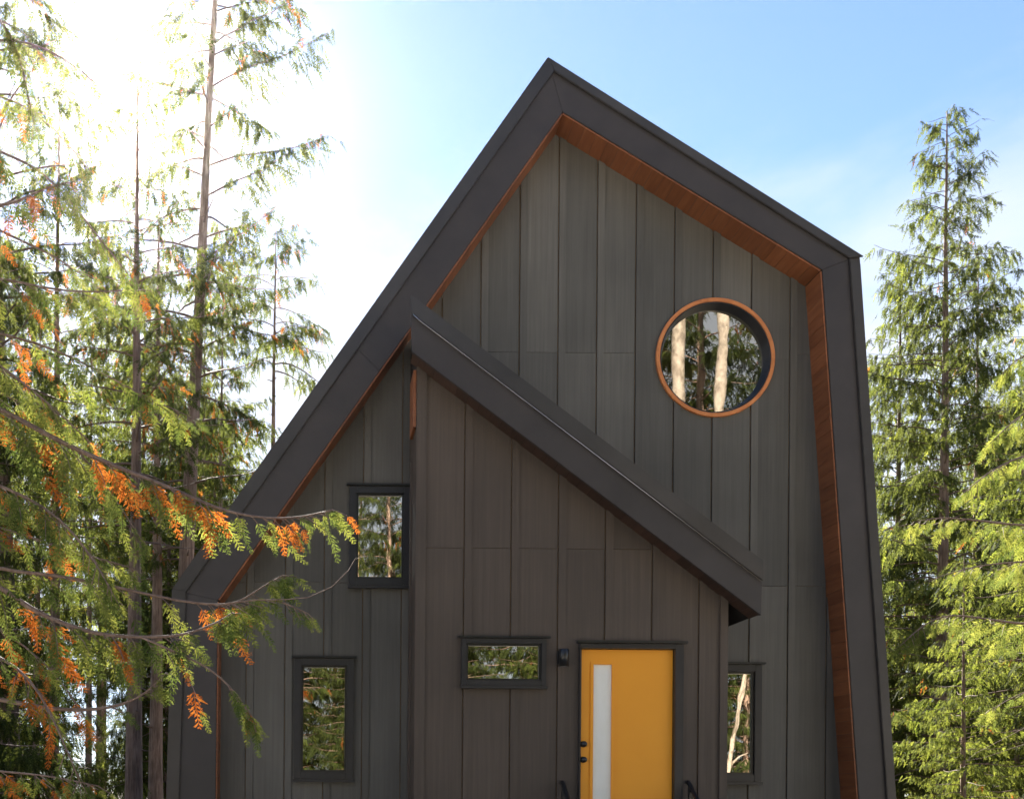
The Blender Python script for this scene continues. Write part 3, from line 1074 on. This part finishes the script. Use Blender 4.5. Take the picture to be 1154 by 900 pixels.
# behind the viewer: mirrored in the windows
for (u, D, s, tilt) in ((758, 22, 1.4, 0.4), (786, 26, 1.4, 2.7), (861, 30, 1.2, 0.0)):
    y = YW - D
    x = (u - CX) / F * (YW + D)
    t = plant(KIT['birch'], 'pale_tree', x, y, 1.7 * s + u, s, 'pale trunk mirrored in the round window', 'tree', 'pale trunks mirrored in the windows')
    t.rotation_mode = 'ZYX'
    t.rotation_euler = (0, R(tilt), 1.7 * s + u)
sx, sy = (826 - CX) / F * (YW + 22), YW - 22
t = empty('dead_tree', (sx, sy, 0), 'bare pale forked tree mirrored in the tall window right of the entrance bay', 'tree')
mb = MB()
mb.tube([(sx - 0.25, sy, -0.1), (sx - 0.2, sy, 2.2), (sx + 0.05, sy, 3.4), (sx + 0.3, sy - 0.1, 4.6), (sx + 0.38, sy, 5.8), (sx + 0.3, sy, 7.0)], [0.09, 0.075, 0.06, 0.05, 0.035, 0.015], 8)
mb.tube([(sx + 0.02, sy, 3.3), (sx + 0.12, sy + 0.1, 4.4), (sx + 0.33, sy + 0.15, 5.6), (sx + 0.4, sy + 0.15, 6.6)], [0.045, 0.04, 0.03, 0.012], 8)
mb.tube([(sx - 0.18, sy, 2.4), (sx + 0.2, sy, 2.75), (sx + 0.5, sy, 2.9)], [0.035, 0.025, 0.01], 6)
mb.build('trunk', M['pale_bark'], t, smooth=True)
for (x, y, k, sc) in ((11.5, -17, 'cone', 0.7), (13.8, -19, 'young', 1.1), (15.5, -16.5, 'cone', 0.75), (9.0, -20, 'young', 1.1), (5.0, -19, 'cone', 0.6), (1.5, -18, 'cone', 0.62)):
    plant(KIT[k], 'cedar_tree', x, y, x * 3, sc, 'sunlit cedar of the wood facing the house, seen mirrored in its windows', 'tree', 'trees mirrored in the windows')
for i in range(44):
    D = 28 + 24 * ((i * 7) % 44 + rs.rand()) / 44
    x = -9 + 40 * (i + rs.rand()) / 44
    big = 1.35 if x > 7 and i % 2 == 0 else 1.0
    plant(KIT[('tall', 'cone', 'tall', 'young')[i % 4]], 'cedar_tree', x, YW - D, rs.uniform(0, 6.28), big * rs.uniform(0.8, 1.05),
          'sunlit cedar of the wood facing the house, seen mirrored in its windows', 'tree', 'trees mirrored in the windows')

# near tree at the left whose limbs reach in front of the house
def near_tree(seed, X, Y, H, r0, label, limbs, frond, light, twigs):
    """a tree whose limbs are shaped one by one"""
    rs = np.random.RandomState(seed)
    t = empty('cedar_tree', (X, Y, 0), label, 'tree')
    mb = MB()
    mb.tube([(X, Y, -0.2), (X + 0.02, Y, H * 0.17), (X - 0.05, Y + 0.05, H * 0.42), (X + 0.05, Y, H * 0.75), (X, Y, H)], [r0, r0 * 0.82, r0 * 0.65, r0 * 0.4, r0 * 0.1], 12)
    lb = MB()
    out = []
    for q in range(34):
        hh = H * (0.12 + 0.87 * (q + rs.rand()) / 34)
        lean_out = math.pi if X < 0 else 0.0
        az = lean_out + rs.uniform(-1.9, 1.9)
        L = 1.9 * (1.05 - hh / H) * rs.uniform(0.7, 1.1) + 0.15
        lp = limb_points(rs, np.array([X, Y, hh]), az, L, 0.3, 0.35, 0.4)
        lb.tube([Vector(p) for p in lp], list(np.linspace(0.014, 0.003, len(lp))), 5, cap=False)
        limb_sprays(rs, lp, L, out, 0.09, 0.3, frond, 1.0, light, 0.08)
    for path, ya, yb, r, fl, dead, dens in limbs:
        n = len(path)
        pts = [P(u, v, ya + (yb - ya) * i / (n - 1)) for i, (u, v) in enumerate(path)]
        pts = [Vector(p) for p in pts]
        if path[0][0] < -80 or path[0][0] > 1200:          # this limb grows from the trunk itself
            pts.insert(0, Vector((X, Y, pts[0].z + 0.12 * (pts[0].z - pts[1].z))))
        pts = np.array([tuple(p) for p in pts])
        # smooth the path
        fine, _ = sample(pts, np.linspace(0, 1, n * 3))
        for _ in range(2):
            fine[1:-1] = (fine[:-2] + fine[2:] + 2 * fine[1:-1]) / 4
        lb.tube([Vector(p) for p in fine], list(np.linspace(r, 0.0035, len(fine))), 7)
        L = float(np.sum(np.linalg.norm(np.diff(fine, axis=0), axis=1)))
        nb = int(L * 12 * dens) + 3
        s = np.sort(np.concatenate([rs.uniform(0.12, 1.0, nb), np.linspace(0.9, 1.0, 3)]))
        p, d = sample(fine, s)
        nb = len(s)
        for k in range(nb):
            side = -1 if k % 2 else 1
            h = np.cross(d[k], [0, 0, 1.0])
            h /= max(np.linalg.norm(h), 1e-6)
            bd = unit(d[k] * 0.8 + h * side * rs.uniform(0.3, 1.0) + np.array([0, 0, rs.uniform(-0.5, 0.05)]))
            bl = (0.10 + 0.30 * (1 - s[k])) * fl * rs.uniform(0.5, 1.4)
            nf = max(2, int(bl / 0.075))
            tt = (np.arange(nf) + 0.6) / nf
            q = p[k] + bd * (bl * tt)[:, None] + np.array([0, 0, -0.4]) * (bl * tt ** 2)[:, None]
            lb.tube([Vector(p[k]), Vector(q[nf // 2]), Vector(q[-1])], [0.0032, 0.0025, 0.0012], 4, cap=False)
            fd = unit(bd * rs.uniform(0.4, 0.9, nf)[:, None] + np.array([0, 0, -1.0]) * rs.uniform(0.4, 1.0, nf)[:, None] + rs.normal(0, 0.13, (nf, 3)))
            nn = unit(rs.normal(0, 0.28, (nf, 3)) + np.array([0, -0.9, 0.4]))
            ln = frond * fl * rs.uniform(0.5, 1.3, nf) * (1.15 - 0.5 * s[k])
            pd = dead[0] + (dead[1] - dead[0]) * min(1, s[k] / 0.6) if s[k] < 0.68 else dead[1] * 0.12
            if rs.rand() < pd:
                mi = np.array([2, 2, 2, 2, 2, 2, 1, 1, 0])[rs.randint(0, 9, nf)]
            else:
                mi = np.where(rs.rand(nf) < light, 1, 0)
            out.append((q, fd, nn, ln, mi))
    for tw in twigs:
        tw = [P(*a) for a in tw]
        lb.tube(tw, list(np.linspace(0.0042, 0.0012, len(tw))), 5)
    pos, fd, nn, ln, mi = [np.concatenate(a) for a in zip(*out)]
    me = sprays_mesh('crown', pos, fd, nn, ln, mi, SPRAY_FINE, [M['near_leaf'], M['near_light'], M['near_dead']])
    o = bpy.data.objects.new('crown', me)
    COL.objects.link(o)
    o.parent = t
    o.matrix_parent_inverse = Matrix.Translation(-t.location)
    k = len(mb.v)
    nf0, nf1 = len(mb.f), len(lb.f)
    link('trunk', mb.v + lb.v, mb.f + [tuple(i + k for i in q) for q in lb.f], None, t, True, [M['bark'], M['twig']], [0] * nf0 + [1] * nf1)



LEFT_LIMBS = [
    # photo path, distances at its two ends, root radius, length of hanging sprays, shares of orange along the limb, density, start
    ([(-140, 395), (14, 467), (69, 499), (146, 532), (180, 544), (222, 563), (257, 577), (305, 585), (345, 582), (374, 574)], 6.9, 6.3, 0.020, 1.0, (0.15, 0.6), 1.0),
    ([(-140, 600), (0, 643), (50, 646), (114, 657), (194, 676), (243, 682), (270, 679), (297, 660), (318, 648)], 6.9, 6.5, 0.014, 0.9, (0.0, 0.5), 0.9),
    ([(243, 682), (280, 676), (312, 675), (347, 691)], 6.5, 6.4, 0.006, 0.6, (0.4, 0.3), 0.7),
    ([(-120, 600), (0, 659), (28, 682), (66, 701), (114, 716), (166, 718), (208, 716), (246, 701), (262, 690)], 6.9, 6.2, 0.022, 1.0, (0.1, 0.4), 0.9),
    ([(160, 718), (200, 735), (235, 752), (262, 775), (285, 808)], 6.3, 6.2, 0.007, 0.8, (0.45, 0.15), 1.0),
    ([(-120, 770), (0, 787), (55, 799), (104, 800), (139, 794), (166, 780), (187, 758)], 6.9, 6.6, 0.020, 0.7, (0.15, 0.3), 0.4),
    ([(-120, 330), (0, 411), (50, 450), (100, 496)], 6.9, 6.8, 0.014, 0.9, (0.05, 0.2), 0.9),
    ([(-130, 250), (0, 232), (21, 227), (52, 211), (80, 205)], 6.9, 6.7, 0.016, 0.9, (0.1, 0.15), 0.9),
    ([(-130, 140), (0, 166), (61, 201), (105, 260), (146, 310)], 6.9, 7.0, 0.012, 0.9, (0.1, 0.35), 0.8),
    ([(-130, 300), (0, 312), (50, 325), (100, 330), (160, 326)], 6.9, 7.2, 0.011, 0.9, (0.3, 0.3), 0.8),
    ([(-130, 500), (0, 545), (60, 575), (100, 620), (125, 665)], 6.9, 6.4, 0.014, 0.9, (0.05, 0.2), 0.9),
    ([(-120, 700), (0, 735), (40, 770), (65, 820), (90, 880)], 6.9, 6.3, 0.014, 0.8, (0.2, 0.6), 0.6),
    ([(-110, 60), (0, 40), (60, 55), (110, 95)], 6.9, 7.1, 0.012, 0.9, (0.05, 0.1), 0.9),
    ([(-110, -20), (0, 5), (25, 70), (38, 139)], 6.9, 7.0, 0.014, 0.8, (0.05, 0.1), 0.8),
    ([(-130, 420), (-20, 430), (60, 470), (130, 560), (160, 610)], 6.9, 7.8, 0.012, 1.0, (0.05, 0.25), 0.9),
    ([(-130, 360), (0, 372), (80, 400), (150, 440), (215, 470)], 6.9, 8.2, 0.012, 1.0, (0.05, 0.2), 0.7),
    ([(-130, 560), (-10, 590), (80, 620), (150, 640)], 6.9, 7.6, 0.012, 1.0, (0.1, 0.35), 0.9),
    ([(-130, 190), (0, 262), (70, 290), (130, 340)], 6.9, 7.6, 0.012, 1.0, (0.05, 0.25), 0.8),
    ([(-130, 640), (-10, 700), (60, 750), (110, 830)], 6.9, 7.4, 0.012, 0.9, (0.1, 0.4), 0.7),
    ([(-130, 90), (-10, 100), (50, 130), (95, 185)], 6.9, 7.4, 0.010, 0.9, (0.05, 0.15), 0.7),
    ([(-110, 850), (0, 870), (50, 872), (110, 885)], 6.9, 6.4, 0.010, 0.7, (0.6, 0.9), 0.6),
]

near_tree(77, -3.1, 6.9, 12, 0.17, 'near cedar reaching from the left edge with orange and green sprays before the house', LEFT_LIMBS, 0.235, 0.5,
          [[(300, 676, 6.4), (325, 675, 6.4), (347, 673, 6.4), (374, 661, 6.4), (393, 642, 6.4), (400, 630, 6.4), (412, 626, 6.4)]])
RIGHT_LIMBS = [
    ([(1250, 430), (1200, 440), (1154, 462), (1115, 500)], 12.5, 12.0, 0.020, 1.2, (0.0, 0.0), 1.0),
    ([(1250, 500), (1200, 500), (1154, 513), (1118, 528), (1085, 556)], 12.5, 11.6, 0.022, 1.2, (0.0, 0.0), 1.0),
    ([(1250, 590), (1200, 590), (1154, 593), (1100, 586), (1060, 582), (1030, 588)], 12.5, 11.8, 0.022, 1.2, (0.0, 0.02), 1.0),
    ([(1250, 630), (1200, 628), (1154, 633), (1100, 636), (1045, 654)], 12.5, 11.5, 0.020, 1.2, (0.0, 0.0), 1.0),
    ([(1250, 700), (1200, 700), (1154, 704), (1110, 697), (1069, 691), (1042, 702), (1018, 724)], 12.5, 11.4, 0.022, 1.2, (0.0, 0.02), 1.0),
    ([(1250, 760), (1200, 764), (1154, 778), (1115, 800)], 12.5, 11.8, 0.018, 1.1, (0.0, 0.06), 0.6),
    ([(1250, 375), (1200, 380), (1150, 400), (1130, 420)], 12.5, 12.2, 0.016, 1.1, (0.0, 0.0), 0.9),
    ([(1250, 300), (1200, 310), (1160, 330)], 12.5, 12.4, 0.014, 1.0, (0.0, 0.0), 0.9),
]
near_tree(78, ux(1262, 12.5), 12.5, 13, 0.17, 'near cedar with bright yellow green limbs reaching in from the right edge', RIGHT_LIMBS, 0.20, 0.65,
          [[(1260, 770, 12.5), (1154, 792, 12), (1120, 780, 11.8), (1106, 762, 11.8)], [(1260, 800, 12.5), (1154, 820, 12), (1100, 848, 11.8), (1082, 862, 11.8)],
           [(1260, 820, 12.5), (1154, 838, 12), (1110, 853, 11.8), (1080, 858, 11.8)], [(1154, 745, 12), (1120, 742, 12), (1095, 750, 12)]])

# ------------------------------------------------------------------ thin bright air, added for the glow round the sun
hz = MB()
hz.box(-120, 120, -75, 130, -1.6, 48)
m, nt, out = mat('thin haze')
pv = nt.nodes.new('ShaderNodeVolumePrincipled')
pv.inputs['Color'].default_value = (1.0, 0.99, 0.98, 1)
pv.inputs['Density'].default_value = HAZE
pv.inputs['Anisotropy'].default_value = 0.94
nt.links.new(pv.outputs[0], out.inputs['Volume'])
hz = hz.build('glow_haze', m)
hz['kind'] = 'stuff'

# ------------------------------------------------------------------ light
SUN_EL, SUN_AZ = 31.7, -9.7            # above the horizon; left of the line of sight, behind the house
sd = Vector((math.sin(R(SUN_AZ)) * math.cos(R(SUN_EL)), math.cos(R(SUN_AZ)) * math.cos(R(SUN_EL)), math.sin(R(SUN_EL))))
sun_d = bpy.data.lights.new('sun', 'SUN')
sun_d.energy = 4.2
sun_d.angle = R(0.53)
sun_d.color = (1.0, 0.93, 0.82)
sun = bpy.data.objects.new('sun', sun_d)
COL.objects.link(sun)
sun.rotation_euler = sd.to_track_quat('Z', 'Y').to_euler()

w = bpy.data.worlds.new('World')
scene.world = w
w.use_nodes = True
nt = w.node_tree
nt.nodes.clear()
wo = nt.nodes.new('ShaderNodeOutputWorld')
bg = nt.nodes.new('ShaderNodeBackground')
sky = nt.nodes.new('ShaderNodeTexSky')
sky.sky_type = 'NISHITA'
sky.sun_disc = False
sky.sun_elevation = R(SUN_EL)
sky.sun_rotation = R(SUN_AZ)
sky.altitude = 300
sky.air_density = 0.62
sky.dust_density = 0.08
sky.ozone_density = 2.0
bg.inputs['Strength'].default_value = 0.05
tc = nt.nodes.new('ShaderNodeTexCoord')
sep = nt.nodes.new('ShaderNodeSeparateXYZ')
nt.links.new(tc.outputs['Generated'], sep.inputs[0])
mp = nt.nodes.new('ShaderNodeMapping')
mp.inputs['Scale'].default_value = (2.2, 2.2, 5.5)
mp.inputs['Rotation'].default_value = (0.0, R(24), 0.0)
nt.links.new(tc.outputs['Generated'], mp.inputs['Vector'])
nz = nt.nodes.new('ShaderNodeTexNoise')
nz.inputs['Scale'].default_value = 1.5
nz.inputs['Detail'].default_value = 7
nz.inputs['Roughness'].default_value = 0.55
nz.inputs['Distortion'].default_value = 0.5
nt.links.new(mp.outputs[0], nz.inputs['Vector'])
lo = nt.nodes.new('ShaderNodeMapRange')              # clouds thin out overhead
lo.inputs['From Min'].default_value = 0.53
lo.inputs['From Max'].default_value = 0.37
lo.inputs['To Min'].default_value = -0.30
lo.inputs['To Max'].default_value = 0.38
nt.links.new(sep.outputs['Z'], lo.inputs['Value'])
ad = nt.nodes.new('ShaderNodeMath')
ad.operation = 'ADD'
nt.links.new(nz.outputs['Fac'], ad.inputs[0])
nt.links.new(lo.outputs[0], ad.inputs[1])
cf = nt.nodes.new('ShaderNodeMapRange')
cf.interpolation_type = 'SMOOTHSTEP'
cf.inputs['From Min'].default_value = 0.40
cf.inputs['From Max'].default_value = 0.95
cf.inputs['To Max'].default_value = 0.85
nt.links.new(ad.outputs[0], cf.inputs['Value'])
cm = nt.nodes.new('ShaderNodeMix')
cm.data_type = 'RGBA'
nt.links.new(cf.outputs[0], cm.inputs[0])
nt.links.new(sky.outputs[0], cm.inputs[6])
cm.inputs[7].default_value = (3.1, 3.2, 3.35, 1)
nt.links.new(cm.outputs[2], bg.inputs['Color'])
nt.links.new(bg.outputs[0], wo.inputs[0])

scene.view_settings.view_transform = 'Standard'
scene.view_settings.look = 'None'
scene.view_settings.exposure = 2.8
scene.view_settings.gamma = 1
c = scene.cycles
c.use_denoising = True
c.denoiser = 'OPENIMAGEDENOISE'
c.max_bounces = 8
c.diffuse_bounces = 4
c.glossy_bounces = 4
c.transmission_bounces = 5
c.transparent_max_bounces = 8
c.sample_clamp_indirect = 8
